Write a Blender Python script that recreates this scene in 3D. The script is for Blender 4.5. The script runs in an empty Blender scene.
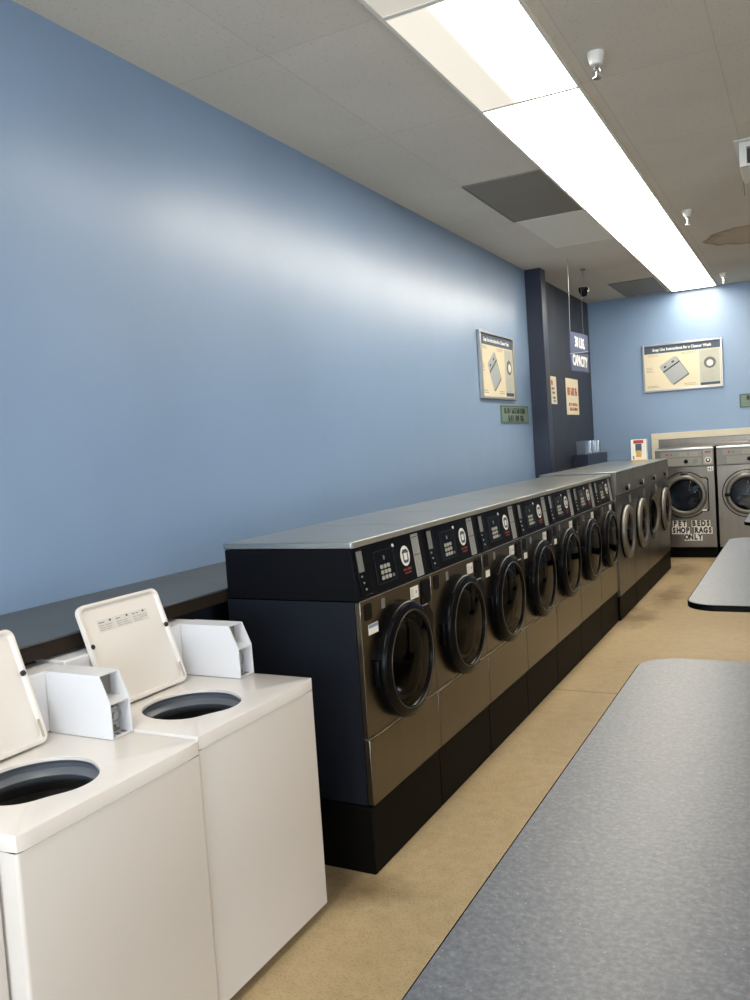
import bpy, bmesh, math, random
from mathutils import Vector, Matrix
random.seed(7)
S = bpy.context.scene
COL = S.collection
PI = math.pi

# ------------------------------------------------------------------ materials
def new_mat(name):
    m = bpy.data.materials.new(name); m.use_nodes = True
    nt = m.node_tree; b = nt.nodes['Principled BSDF']
    return m, nt, b

def mat(name, col, rough=.5, metal=0., spec=.5, coat=0., emit=None, es=0.):
    m, nt, b = new_mat(name)
    b.inputs['Base Color'].default_value = (*col, 1)
    b.inputs['Roughness'].default_value = rough
    b.inputs['Metallic'].default_value = metal
    b.inputs['Specular IOR Level'].default_value = spec
    b.inputs['Coat Weight'].default_value = coat
    if emit:
        b.inputs['Emission Color'].default_value = (*emit, 1)
        b.inputs['Emission Strength'].default_value = es
    return m

def N(nt, kind, **kw):
    n = nt.nodes.new(kind)
    for k, v in kw.items():
        if k in n.inputs: n.inputs[k].default_value = v
        else: setattr(n, k, v)
    return n

def coords(nt, scale=(1, 1, 1)):
    t = N(nt, 'ShaderNodeTexCoord'); mp = N(nt, 'ShaderNodeMapping')
    mp.inputs['Scale'].default_value = scale
    nt.links.new(t.outputs['Object'], mp.inputs['Vector'])
    return mp.outputs['Vector']

def ramp(nt, src, stops):
    r = N(nt, 'ShaderNodeValToRGB'); e = r.color_ramp.elements
    while len(e) < len(stops): e.new(.5)
    for el, (p, c) in zip(e, stops):
        el.position = p; el.color = (*c, 1) if len(c) == 3 else c
    nt.links.new(src, r.inputs['Fac']); return r.outputs['Color']

def mixc(nt, a, b, f, mode='MIX'):
    n = N(nt, 'ShaderNodeMix', data_type='RGBA', blend_type=mode)
    for i, v in ((6, a), (7, b), (0, f)):
        if hasattr(v, 'links'): nt.links.new(v, n.inputs[i])
        else: n.inputs[i].default_value = v if i == 0 else (*v, 1)
    return n.outputs[2]

def bump(nt, b, h, strength, dist=.01):
    bp = N(nt, 'ShaderNodeBump'); bp.inputs['Strength'].default_value = strength
    bp.inputs['Distance'].default_value = dist
    nt.links.new(h, bp.inputs['Height']); nt.links.new(bp.outputs['Normal'], b.inputs['Normal'])

def noise(nt, vec, scale, detail=4, rough=.55):
    n = N(nt, 'ShaderNodeTexNoise'); n.inputs['Scale'].default_value = scale
    n.inputs['Detail'].default_value = detail; n.inputs['Roughness'].default_value = rough
    nt.links.new(vec, n.inputs['Vector']); return n.outputs['Fac']

def g3(v): return (v, v, v)

# blue wall paint, semi-gloss, with faint roller streaks
def wall_mat(name, col, rough, coat=0.):
    m, nt, b = new_mat(name)
    v = coords(nt, (1, 1, .35))
    v2 = coords(nt); n2 = noise(nt, v2, .9, 3)
    c = ramp(nt, n2, [(.3, tuple(x * .94 for x in col)), (.7, tuple(min(1, x * 1.05) for x in col))])
    nt.links.new(c, b.inputs['Base Color'])
    rr = N(nt, 'ShaderNodeMapRange'); rr.inputs['To Min'].default_value = rough - .04; rr.inputs['To Max'].default_value = rough + .05
    n3 = noise(nt, coords(nt, (1, 1, .5)), 3.5, 1)
    nt.links.new(n3, rr.inputs['Value']); nt.links.new(rr.outputs['Result'], b.inputs['Roughness'])
    b.inputs['Specular IOR Level'].default_value = .6
    b.inputs['Coat Weight'].default_value = coat; b.inputs['Coat Roughness'].default_value = .30
    bump(nt, b, noise(nt, v, 3, 2), .05, .02)
    return m
M_BLUE = wall_mat('blue_gloss_paint', (.22, .325, .49), .34, .30)
M_NAVY = wall_mat('navy_gloss_paint', (.011, .015, .036), .36)
M_NAVY2 = wall_mat('navy_panel_paint', (.015, .018, .030), .48)

# ceiling board, warm white, fissured, faint tile seams, one water stain
def ceiling_mat():
    m, nt, b = new_mat('ceiling_board')
    v = coords(nt)
    base = ramp(nt, noise(nt, v, 1.1, 4), [(.3, (.62, .585, .52)), (.75, (.70, .66, .59))])
    sp = ramp(nt, noise(nt, v, 70, 3), [(.30, (.72, .70, .66)), (.42, (1, 1, 1))])
    c = mixc(nt, base, sp, .55, 'MULTIPLY')
    br = N(nt, 'ShaderNodeTexBrick', offset=0.0)
    br.inputs['Scale'].default_value = 1.0
    br.inputs['Mortar Size'].default_value = .004
    br.inputs['Brick Width'].default_value = .61; br.inputs['Row Height'].default_value = 1.22
    br.inputs['Color1'].default_value = (1, 1, 1, 1); br.inputs['Color2'].default_value = (.93, .93, .92, 1)
    br.inputs['Mortar'].default_value = (.74, .70, .64, 1)
    mp = N(nt, 'ShaderNodeMapping'); mp.inputs['Location'].default_value = (-.547, -4.58, 0)
    t = N(nt, 'ShaderNodeTexCoord'); nt.links.new(t.outputs['Object'], mp.inputs['Vector'])
    nt.links.new(mp.outputs['Vector'], br.inputs['Vector'])
    c = mixc(nt, c, br.outputs['Color'], .45, 'MULTIPLY')
    # stain: brown outlined blot
    mp2 = N(nt, 'ShaderNodeMapping'); mp2.inputs['Location'].default_value = (-2.32, -9.12, -3.49)
    nt.links.new(t.outputs['Object'], mp2.inputs['Vector'])
    nn = N(nt, 'ShaderNodeTexNoise'); nn.inputs['Scale'].default_value = 5
    nt.links.new(t.outputs['Object'], nn.inputs['Vector'])
    ad = N(nt, 'ShaderNodeVectorMath', operation='MULTIPLY_ADD'); ad.inputs[1].default_value = (.22, .22, 0); ad.inputs[2].default_value = (-.11, -.11, 0)
    nt.links.new(nn.outputs['Color'], ad.inputs[0])
    a2 = N(nt, 'ShaderNodeVectorMath', operation='ADD'); nt.links.new(mp2.outputs['Vector'], a2.inputs[0]); nt.links.new(ad.outputs[0], a2.inputs[1])
    sc = N(nt, 'ShaderNodeVectorMath', operation='MULTIPLY'); sc.inputs[1].default_value = (2.15, 2.3, 0); nt.links.new(a2.outputs[0], sc.inputs[0])
    ln = N(nt, 'ShaderNodeVectorMath', operation='LENGTH'); nt.links.new(sc.outputs[0], ln.inputs[0])
    st = ramp(nt, ln.outputs['Value'], [(0, (.86, .80, .72)), (.8, (.80, .72, .62)), (.96, (.58, .46, .36)), (1.0, (1, 1, 1))])
    c = mixc(nt, c, st, 1.0, 'MULTIPLY')
    nt.links.new(c, b.inputs['Base Color'])
    b.inputs['Roughness'].default_value = .85
    b.inputs['Specular IOR Level'].default_value = .2
    bump(nt, b, noise(nt, v, 40, 4), .25, .004)
    return m
M_CEIL = ceiling_mat()

# tan speckled floor with a few joints, grime and darker patches
def floor_mat():
    m, nt, b = new_mat('tan_floor')
    v = coords(nt)
    base = ramp(nt, noise(nt, v, .8, 5), [(.3, (.39, .295, .165)), (.7, (.48, .37, .22))])
    sp = ramp(nt, noise(nt, v, 120, 2, .7), [(.36, (.62, .56, .48)), (.46, (1, 1, 1)), (.62, (1, 1, 1)), (.72, (1.0, 1.0, 1.0))])
    c = mixc(nt, base, sp, .75, 'MULTIPLY')
    gr = ramp(nt, noise(nt, v, 16, 4, .65), [(.3, (.84, .82, .80)), (.6, (1, 1, 1))])
    c = mixc(nt, c, gr, .8, 'MULTIPLY')
    t = N(nt, 'ShaderNodeTexCoord'); sx = N(nt, 'ShaderNodeSeparateXYZ'); nt.links.new(t.outputs['Object'], sx.inputs[0])
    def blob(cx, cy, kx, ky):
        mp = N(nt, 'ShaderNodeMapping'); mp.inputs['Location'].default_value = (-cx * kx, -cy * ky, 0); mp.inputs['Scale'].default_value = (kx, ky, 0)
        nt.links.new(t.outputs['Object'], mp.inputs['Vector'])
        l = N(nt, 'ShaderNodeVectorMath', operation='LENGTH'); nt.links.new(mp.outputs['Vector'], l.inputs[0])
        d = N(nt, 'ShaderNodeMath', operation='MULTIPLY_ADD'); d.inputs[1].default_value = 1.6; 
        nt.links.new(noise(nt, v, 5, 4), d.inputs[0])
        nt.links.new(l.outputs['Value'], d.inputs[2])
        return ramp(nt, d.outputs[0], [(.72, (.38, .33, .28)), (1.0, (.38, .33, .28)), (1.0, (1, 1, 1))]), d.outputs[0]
    for cx, cy, kx, ky in ((1.33, 7.5, 4.5, 1.6), (1.42, 8.6, 4.0, 1.3), (1.38, 10.2, 3.6, 1.5), (2.62, 5.1, 2.6, .9), (1.2, 2.62, 3.5, 5.0)):  # grime at the grey washers, darker patches under middle table and beside the row
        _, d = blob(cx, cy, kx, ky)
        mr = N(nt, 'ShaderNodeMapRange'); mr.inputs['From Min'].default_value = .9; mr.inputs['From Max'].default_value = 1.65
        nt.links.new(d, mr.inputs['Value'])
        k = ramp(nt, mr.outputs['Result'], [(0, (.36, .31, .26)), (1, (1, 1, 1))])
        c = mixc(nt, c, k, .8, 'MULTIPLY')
    # joints across the aisle
    for yj in (5.25, 10.9):
        a = N(nt, 'ShaderNodeMath', operation='SUBTRACT'); a.inputs[1].default_value = yj; nt.links.new(sx.outputs['Y'], a.inputs[0])
        ab = N(nt, 'ShaderNodeMath', operation='ABSOLUTE'); nt.links.new(a.outputs[0], ab.inputs[0])
        lt = N(nt, 'ShaderNodeMath', operation='LESS_THAN'); lt.inputs[1].default_value = .008; nt.links.new(ab.outputs[0], lt.inputs[0])
        c = mixc(nt, c, (.22, .16, .09), lt.outputs[0])
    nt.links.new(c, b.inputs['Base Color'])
    b.inputs['Roughness'].default_value = .42
    b.inputs['Specular IOR Level'].default_value = .35
    bump(nt, b, noise(nt, v, 60, 3), .12, .002)
    return m
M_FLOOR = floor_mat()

def table_mat():
    m, nt, b = new_mat('grey_blue_laminate')
    v = coords(nt)
    n1 = noise(nt, v, 85, 6, .75)
    c = ramp(nt, n1, [(.28, (.043, .052, .070)), (.5, (.090, .100, .120)), (.72, (.175, .184, .20))])
    v2 = coords(nt, (1, 1, 1)); n2 = noise(nt, v2, 9, 4)
    c = mixc(nt, c, ramp(nt, n2, [(.3, (.86, .87, .9)), (.7, (1, 1, 1))]), .5, 'MULTIPLY')
    vo = N(nt, 'ShaderNodeTexVoronoi'); vo.inputs['Scale'].default_value = 45; nt.links.new(v, vo.inputs['Vector'])
    f = ramp(nt, vo.outputs['Distance'], [(.0, (1, 1, 1)), (.10, (0, 0, 0))])
    c = mixc(nt, c, (.33, .33, .32), f)
    nt.links.new(c, b.inputs['Base Color'])
    b.inputs['Roughness'].default_value = .40
    b.inputs['Specular IOR Level'].default_value = .5
    bump(nt, b, noise(nt, v, 190, 2), .10, .001)
    return m
M_TABLE = table_mat()

def steel(name, col=(.40, .37, .33), rough=.30, axis=2, var=.10):
    m, nt, b = new_mat(name)
    sc = [9, 9, 9]; sc[axis] = .5
    v = coords(nt, tuple(sc)); n1 = noise(nt, v, 1, 1)
    v2 = coords(nt); n2 = noise(nt, v2, 3, 1)
    c = ramp(nt, n1, [(.3, tuple(x * .93 for x in col)), (.7, tuple(min(1, x * 1.07) for x in col))])
    c = mixc(nt, c, ramp(nt, n2, [(.3, g3(.90)), (.7, g3(1.))]), .7, 'MULTIPLY')
    nt.links.new(c, b.inputs['Base Color'])
    b.inputs['Metallic'].default_value = 1
    mr = N(nt, 'ShaderNodeMapRange'); mr.inputs['To Min'].default_value = rough - var; mr.inputs['To Max'].default_value = rough + var
    nt.links.new(n1, mr.inputs['Value']); nt.links.new(mr.outputs['Result'], b.inputs['Roughness'])
    return m
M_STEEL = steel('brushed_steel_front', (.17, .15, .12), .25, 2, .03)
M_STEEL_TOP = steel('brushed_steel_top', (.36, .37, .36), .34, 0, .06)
M_STEEL_FAR = steel('brushed_steel_far', (.215, .187, .155), .33)
M_LIP = mat('satin_lip', (.33, .32, .28), .45, .5)
M_STEEL_EDGE = mat('steel_edge', (.62, .60, .56), .28, 1)
M_STEEL_BIG = steel('grey_steel', (.18, .168, .145), .33)
M_CTRL_BIG = mat('grey_control_panel', (.17, .165, .145), .38, .6)
M_CHROME = mat('chrome', (.75, .75, .74), .12, 1)
M_DRUM = steel('drum_steel', (.16, .16, .16), .25, 0)
M_BLACK = mat('black_plastic', (.003, .003, .0035), .22, 0, .10)
M_BLACKM = mat('black_console', (.003, .0034, .005), .45, 0, .08)
M_CHAR = mat('charcoal_enamel', (.008, .0095, .014), .45, 0, .14)
M_BASE = mat('black_base', (.0035, .0032, .0025), .5, 0, .05)
M_RUBBER = mat('rubber', (.015, .015, .016), .6)
M_THIN = mat('thin_grey_trim', (.05, .048, .04), .3, .5)
M_INNER = mat('inner_ring_grey', (.13, .13, .125), .3, .4)
M_DRED = mat('dull_red_print', (.20, .035, .028), .6)
M_RING = mat('dark_grey_ring', (.035, .035, .033), .2, .6)
M_LGREY = mat('light_grey_ring', (.16, .152, .13), .34, .5)
M_WHITE = mat('white_enamel', (.68, .645, .615), .25, 0, .5, .15)
M_WHITE_IN = mat('lid_enamel', (.68, .64, .60), .3)
M_WHITE_BOX = mat('white_powder_coat', (.66, .66, .68), .42)
M_TUB = mat('grey_tub_plastic', (.13, .145, .17), .35)
M_TUB_D = mat('basket_enamel', (.07, .065, .06), .4)
M_GREYP = mat('grey_plate', (.22, .215, .20), .35, .3)
M_PAPER = mat('paper_white', (.80, .77, .70), .6)
M_CREAM = mat('cream_paper', (.74, .66, .48), .6)
M_INK = mat('ink_black', (.02, .02, .02), .6)
M_INKG = mat('ink_grey', (.16, .15, .15), .6)
M_INKL = mat('ink_light', (.42, .38, .32), .6)
M_RED = mat('ink_red', (.42, .05, .035), .6)
M_BUTTON = mat('keypad_button', (.34, .33, .28), .5)
M_SLATE = mat('slate_blue_print', (.055, .085, .135), .5)
M_GREENS = mat('pale_green_sign', (.16, .235, .185), .5)
M_GREEND = mat('dark_green_print', (.04, .085, .06), .5)
M_SIGNB = mat('blue_sign', (.060, .075, .155), .45)
M_SIGNW = mat('white_lettering', (.85, .85, .80), .5)
M_ALU = mat('aluminium_frame', (.42, .42, .42), .3, .8)
M_TRIM = mat('cream_trim', (.70, .64, .50), .5)
M_LEDGE = wall_mat('ledge_top_grey', (.060, .068, .075), .42)
M_BROWN = mat('brown_edge', (.022, .015, .011), .5, 0, .2)
M_DARKT = wall_mat('dark_tile', (.20, .18, .15), .6)
M_PALET = mat('pale_tile', (.72, .70, .64), .8)
M_WHITEP = mat('white_plastic', (.75, .73, .68), .45)
M_YEL = mat('yellow_print', (.60, .38, .07), .5)
M_STRIP = mat('grey_label_strip', (.33, .33, .31), .5)
M_LABEL = mat('washed_label', (.58, .56, .53), .6)
M_BLUEST = mat('blue_print', (.20, .27, .40), .5)
M_CREAMW = mat('cream_wall', (.52, .50, .46), .6)
M_RWALL = mat('taupe_wall', (.24, .21, .175), .6)

def glass(name, tint=(.10, .11, .12), rough=.03, ior=1.5):
    m, nt, b = new_mat(name); nt.nodes.remove(b)
    out = nt.nodes['Material Output']
    tr = N(nt, 'ShaderNodeBsdfTransparent'); tr.inputs['Color'].default_value = (*tint, 1)
    gl = N(nt, 'ShaderNodeBsdfGlossy'); gl.inputs['Roughness'].default_value = rough
    fr = N(nt, 'ShaderNodeFresnel'); fr.inputs['IOR'].default_value = ior
    mx = N(nt, 'ShaderNodeMixShader')
    nt.links.new(fr.outputs[0], mx.inputs[0]); nt.links.new(tr.outputs[0], mx.inputs[1]); nt.links.new(gl.outputs[0], mx.inputs[2])
    nt.links.new(mx.outputs[0], out.inputs['Surface'])
    return m
M_GLASS = glass('dark_door_glass', (.30, .31, .34), .04, 1.16)
M_GLASS_FAR = glass('clear_door_glass', (.50, .50, .52), .04, 1.18)
M_BOWL = glass('clear_bowl_glass', (.88, .88, .88), .08, 1.03)
M_PANE = glass('window_glass', (.95, .97, .97))

# fluorescent diffuser: bright acrylic panel
def diff_mat(name, strength, partial=False):
    m, nt, b = new_mat(name)
    b.inputs['Base Color'].default_value = (.80, .74, .64, 1)
    b.inputs['Roughness'].default_value = .35
    b.inputs['Emission Color'].default_value = (1, .93, .80, 1)
    if not partial:
        b.inputs['Emission Strength'].default_value = strength
    else:
        # one tube is out: only the tube on the aisle side glows through the acrylic
        t = N(nt, 'ShaderNodeTexCoord'); sx = N(nt, 'ShaderNodeSeparateXYZ'); nt.links.new(t.outputs['Object'], sx.inputs[0])
        mr = N(nt, 'ShaderNodeMapRange', interpolation_type='SMOOTHSTEP')
        mr.inputs['From Min'].default_value = partial[0]; mr.inputs['From Max'].default_value = partial[1]
        mr.inputs['To Min'].default_value = strength * .042; mr.inputs['To Max'].default_value = strength
        nt.links.new(sx.outputs['X'], mr.inputs['Value'])
        nt.links.new(mr.outputs['Result'], b.inputs['Emission Strength'])
    return m
LS = 12.5
M_DIFF = diff_mat('lit_diffuser', LS)
M_DIFF_P = diff_mat('half_lit_diffuser', LS, (.20, .38))
M_DIFF_OFF = diff_mat('dim_diffuser', .25)

# ------------------------------------------------------------------ geometry helpers
class MB:
    def __init__(s): s.v = []; s.f = []; s.mi = []; s.mats = []
    def _m(s, m):
        if m is None: return 0
        if m not in s.mats: s.mats.append(m)
        return s.mats.index(m)
    def add(s, vs, fs, m=None):
        o = len(s.v); s.v += [tuple(v) for v in vs]; k = s._m(m)
        for f in fs: s.f.append([o + i for i in f]); s.mi.append(k)
        return s
    def box(s, x0, x1, y0, y1, z0, z1, m=None):
        vs = [(x, y, z) for x in (x0, x1) for y in (y0, y1) for z in (z0, z1)]
        return s.add(vs, [(0, 1, 3, 2), (4, 6, 7, 5), (0, 4, 5, 1), (2, 3, 7, 6), (0, 2, 6, 4), (1, 5, 7, 3)], m)
    def shell(s, x0, x1, y0, y1, z0, z1, m=None):
        # box with its +x side open and a wall thickness, so the drum behind the door can be seen
        t = .004
        s.box(x0, x0 + t, y0, y1, z0, z1, m)
        s.box(x0 + t, x1, y0, y0 + t, z0, z1, m).box(x0 + t, x1, y1 - t, y1, z0, z1, m)
        return s.box(x0 + t, x1, y0 + t, y1 - t, z0, z0 + t, m).box(x0 + t, x1, y0 + t, y1 - t, z1 - t, z1, m)
    def prism(s, poly, axis, a, b, m=None):
        # poly in the other two axes (cyclic order), extruded a..b
        n = len(poly)
        def P(p, t):
            return {'x': (t, p[0], p[1]), 'y': (p[0], t, p[1]), 'z': (p[0], p[1], t)}[axis]
        vs = [P(p, a) for p in poly] + [P(p, b) for p in poly]
        fs = [list(range(n))[::-1], list(range(n, 2 * n))] + [(i, (i + 1) % n, n + (i + 1) % n, n + i) for i in range(n)]
        return s.add(vs, fs, m)
    def lathe(s, prof, axis, c, n=48, m=None, closed=False):
        # prof: list of (t along axis, radius)
        vs = []
        for t, r in prof:
            for i in range(n):
                a = 2 * PI * i / n; p, q = r * math.cos(a), r * math.sin(a)
                vs.append({'x': (c[0] + t, c[1] + p, c[2] + q), 'y': (c[0] + p, c[1] + t, c[2] + q), 'z': (c[0] + p, c[1] + q, c[2] + t)}[axis])
        fs = []
        k = len(prof)
        for j in range(k if closed else k - 1):
            j2 = (j + 1) % k
            for i in range(n):
                fs.append((j * n + i, j * n + (i + 1) % n, j2 * n + (i + 1) % n, j2 * n + i))
        if not closed:
            if prof[0][1] > 1e-6: fs.append(list(range(n))[::-1])
            if prof[-1][1] > 1e-6: fs.append([(k - 1) * n + i for i in range(n)])
        return s.add(vs, fs, m)
    def open_lathe(s, prof, axis, c, n=48, m=None):
        o = len(s.f); s.lathe(prof, axis, c, n, m)
        # drop caps
        while s.f and len(s.f[-1]) == n: s.f.pop(); s.mi.pop()
        return s
    def cyl(s, p0, p1, r, n=16, m=None, r1=None):
        p0, p1 = Vector(p0), Vector(p1); d = (p1 - p0).normalized()
        u = d.orthogonal().normalized(); w = d.cross(u); r1 = r if r1 is None else r1
        vs = [p0 + r * (math.cos(2 * PI * i / n) * u + math.sin(2 * PI * i / n) * w) for i in range(n)]
        vs += [p1 + r1 * (math.cos(2 * PI * i / n) * u + math.sin(2 * PI * i / n) * w) for i in range(n)]
        fs = [list(range(n))[::-1], list(range(n, 2 * n))] + [(i, (i + 1) % n, n + (i + 1) % n, n + i) for i in range(n)]
        return s.add(vs, fs, m)
    def plate(s, outer, inner, axis, a, b, m=None):
        # plate with a hole; outer & inner same count, cyclic, matched
        n = len(outer)
        def P(p, t):
            return {'x': (t, p[0], p[1]), 'y': (p[0], t, p[1]), 'z': (p[0], p[1], t)}[axis]
        vs = [P(p, a) for p in outer] + [P(p, a) for p in inner] + [P(p, b) for p in outer] + [P(p, b) for p in inner]
        fs = []
        for i in range(n):
            j = (i + 1) % n
            fs += [(i, j, n + j, n + i), (2 * n + i, 3 * n + i, 3 * n + j, 2 * n + j), (i, 2 * n + i, 2 * n + j, j), (n + i, n + j, 3 * n + j, 3 * n + i)]
        return s.add(vs, fs, m)
    def xform(s, M):
        s.v = [tuple(M @ Vector(v)) for v in s.v]; return s
    def build(s, name, m=None, parent=None, bevel=0, seg=2, smooth=35, loc=None):
        me = bpy.data.meshes.new(name); me.from_pydata(s.v, [], s.f)
        for mm in (s.mats or [m]): me.materials.append(mm)
        if s.mats:
            for p, k in zip(me.polygons, s.mi): p.material_index = k
        bm = bmesh.new(); bm.from_mesh(me); bmesh.ops.recalc_face_normals(bm, faces=bm.faces); bm.to_mesh(me); bm.free()
        for p in me.polygons: p.use_smooth = True
        me.set_sharp_from_angle(angle=math.radians(smooth))
        o = bpy.data.objects.new(name, me); COL.objects.link(o)
        if parent: o.parent = parent
        if loc: o.location = loc
        if bevel:
            md = o.modifiers.new('bevel', 'BEVEL'); md.width = bevel; md.segments = seg; md.limit_method = 'ANGLE'; md.angle_limit = math.radians(40)
            md.harden_normals = False
        return o

def tag(o, label, cat, group=None):
    o['label'] = label; o['category'] = cat
    if group: o['group'] = group
    return o
def struct(o): o['kind'] = 'structure'; return o
def thing(name, loc, label, cat, group=None, rz=0):
    o = bpy.data.objects.new(name, None); COL.objects.link(o)
    o.empty_display_size = .1
    o.location = loc; o.rotation_euler = (0, 0, rz); tag(o, label, cat, group); return o
def kids(o): return [c for c in bpy.data.objects if c.parent is o]
def dup(root, loc, label, rz=None, skip=()):
    r = root.copy(); COL.objects.link(r); r.location = loc; r['label'] = label
    if rz is not None: r.rotation_euler = (0, 0, rz)
    mp = {}
    for ch in kids(root):
        if ch.name.split('.')[0] in skip: continue
        c = ch.copy(); COL.objects.link(c); c.parent = r
        for gch in kids(ch):
            d = gch.copy(); COL.objects.link(d); d.parent = c
    return r

def text_mb(mb, body, size, origin, m, right=(0, 1, 0), up=(0, 0, 1), align='CENTER', sx=1.0, bold=.0, depth=.0006):
    cu = bpy.data.curves.new('lettering', 'FONT'); cu.body = body; cu.size = size
    cu.align_x = align; cu.align_y = 'CENTER'; cu.extrude = depth; cu.offset = bold; cu.resolution_u = 3
    o = bpy.data.objects.new('lettering', cu); COL.objects.link(o)
    dg = bpy.context.evaluated_depsgraph_get(); dg.update()
    me = bpy.data.meshes.new_from_object(o.evaluated_get(dg))
    r, u = Vector(right), Vector(up); n = r.cross(u); og = Vector(origin)
    vs = [og + r * (v.co.x * sx) + u * v.co.y + n * v.co.z for v in me.vertices]
    mb.add(vs, [list(p.vertices) for p in me.polygons], m)
    bpy.data.objects.remove(o); bpy.data.curves.remove(cu); bpy.data.meshes.remove(me)
    return mb

def circle(cy, cz, r, n=64, ph=0):
    return [(cy + r * math.cos(2 * PI * i / n + ph), cz + r * math.sin(2 * PI * i / n + ph)) for i in range(n)]
def rect_match(y0, y1, z0, z1, pts, cy, cz):
    out = []
    for (y, z) in pts:
        dy, dz = y - cy, z - cz; t = 1e9
        if dy > 1e-9: t = min(t, (y1 - cy) / dy)
        if dy < -1e-9: t = min(t, (y0 - cy) / dy)
        if dz > 1e-9: t = min(t, (z1 - cz) / dz)
        if dz < -1e-9: t = min(t, (z0 - cz) / dz)
        out.append([cy + dy * t, cz + dz * t])
    for cc in ((y0, z0), (y0, z1), (y1, z0), (y1, z1)):
        k = min(range(len(out)), key=lambda i: (out[i][0] - cc[0]) ** 2 + (out[i][1] - cc[1]) ** 2)
        out[k] = list(cc)
    return [tuple(p) for p in out]
def rrect(x0, x1, y0, y1, r, n=8):
    pts = []
    for cx, cy, a0 in ((x1 - r, y1 - r, 0), (x0 + r, y1 - r, 90), (x0 + r, y0 + r, 180), (x1 - r, y0 + r, 270)):
        for i in range(n + 1):
            a = math.radians(a0 + 90 * i / n); pts.append((cx + r * math.cos(a), cy + r * math.sin(a)))
    return pts

# ------------------------------------------------------------------ room
ZC = 3.49; YF = 12.0; XR = 6.6; YB = -3.2
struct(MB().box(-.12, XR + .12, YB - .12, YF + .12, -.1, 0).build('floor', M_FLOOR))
struct(MB().box(-.12, XR + .12, YB - .12, YF + .12, ZC, ZC + .1).build('ceiling', M_CEIL))
w = MB().box(-.12, 0, YB - .12, 9.15, 0, ZC, M_BLUE).box(-.12, 0, 9.15, YF, 0, ZC, M_NAVY2)
struct(w.build('wall_left'))
struct(MB().box(-.12, XR + .12, YF, YF + .12, 0, ZC).build('wall_far', M_BLUE))
wr = MB().box(XR, XR + .12, YB - .12, YB + .3, 0, ZC).box(XR, XR + .12, 1.6, YF, 0, ZC).box(XR, XR + .12, YB + .3, 1.6, 0, .35).box(XR, XR + .12, YB + .3, 1.6, 2.95, ZC)
struct(wr.build('wall_right', M_RWALL))
wn = struct(MB().box(XR + .06, XR + .067, YB + .303, 1.597, .353, 2.947).build('window_4', M_PANE))  # unseen window, added so light reaches the washer fronts
fr = MB().plate([(YB + .302, .352), (1.598, .352), (1.598, 2.948), (YB + .302, 2.948)], [(YB + .36, .41), (1.54, .41), (1.54, 2.89), (YB + .36, 2.89)], 'x', XR + .03, XR + .10)
fr.box(XR + .03, XR + .10, -.68, -.62, .41, 2.89).build('window_frame', M_ALU, wn)
# storefront behind the viewer: sill, header, piers and three big panes
wf = MB().box(0, XR, YB - .12, YB, 0, .55).box(0, XR, YB - .12, YB, 2.95, ZC)
for x in (0, 2.1, 4.3, 6.4): wf.box(x, x + .2, YB - .12, YB, .55, 2.95)
struct(wf.build('wall_front', M_CREAMW))
for k, (a, b) in enumerate(((.2, 2.1), (2.3, 4.3), (4.5, 6.4))):
    wn = struct(MB().box(a + .002, b - .002, YB - .07, YB - .063, .555, 2.945).build('window_%d' % (k + 1), M_PANE))
    fr = MB().box(a + .002, a + .05, YB - .1, YB - .02, .552, 2.948).box(b - .05, b - .002, YB - .1, YB - .02, .552, 2.948)
    fr.box(a + .05, b - .05, YB - .1, YB - .02, .552, .61).box(a + .05, b - .05, YB - .1, YB - .02, 2.89, 2.948)
    fr.build('window_frame', M_ALU, wn)
# navy pillar
struct(MB().box(.001, .180, 9.06, 9.235, 1.11, ZC - .001).build('pillar', M_NAVY, bevel=.004))
# service ledge (low bulkhead wall) behind the machines
lg = MB().box(.001, .44, YB + .01, 11.2, 0.001, 1.05, M_NAVY2).box(.001, .572, YB + .01, 11.2, 1.05, 1.098, M_BROWN).box(.001, .575, YB + .01, 11.2, 1.098, 1.106, M_LEDGE)
for yj in (-1.5, .3, 2.55, 5.0, 7.4): pass
struct(lg.build('bulkhead', bevel=.002))

# ------------------------------------------------------------------ ceiling lights
LX0, LX1 = 1.153, 1.700
def ceiling_light(y0, n, mats, label):
    t = thing('ceiling_light', ((LX0 + LX1) / 2, y0, ZC), label, 'ceiling light', 'strip of fluorescent ceiling lights')
    L = 1.22 * n; hx = (LX1 - LX0) / 2
    f = MB()
    f.box(-hx - .012, -hx + .006, .0, L, -.016, -.001).box(hx - .006, hx + .012, .0, L, -.016, -.001)
    f.box(-hx + .006, hx - .006, 0, .012, -.016, -.001).box(-hx + .006, hx - .006, L - .012, L, -.016, -.001)
    f.build('frame', M_WHITEP, t)
    for k in range(n):
        a = 1.22 * k + (.013 if k == 0 else .003); b = 1.22 * (k + 1) - (.013 if k == n - 1 else .003)
        MB().box(-hx + .007, hx - .007, a, b, -.013, -.003).build('diffuser', mats[k], t)
    return t
M_DIFF_P2 = diff_mat('half_lit_diffuser_panel', LS, (-.09, .14))
ceiling_light(2.14, 1, [M_DIFF_OFF], 'dim unlit ceiling light panel cut by the top edge of the photo')
ceiling_light(3.362, 1, [M_DIFF_P2], 'ceiling light panel glowing only on its right half, nearest of the lit row')
ceiling_light(4.584, 2, [M_DIFF, M_DIFF], 'fully lit ceiling light between the half-lit panel and the far pair')
ceiling_light(7.026, 2, [M_DIFF, M_DIFF], 'fully lit ceiling light, second from the far blue wall')
ceiling_light(9.468, 2, [M_DIFF, M_DIFF], 'fully lit ceiling light ending at the far blue wall')
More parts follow.
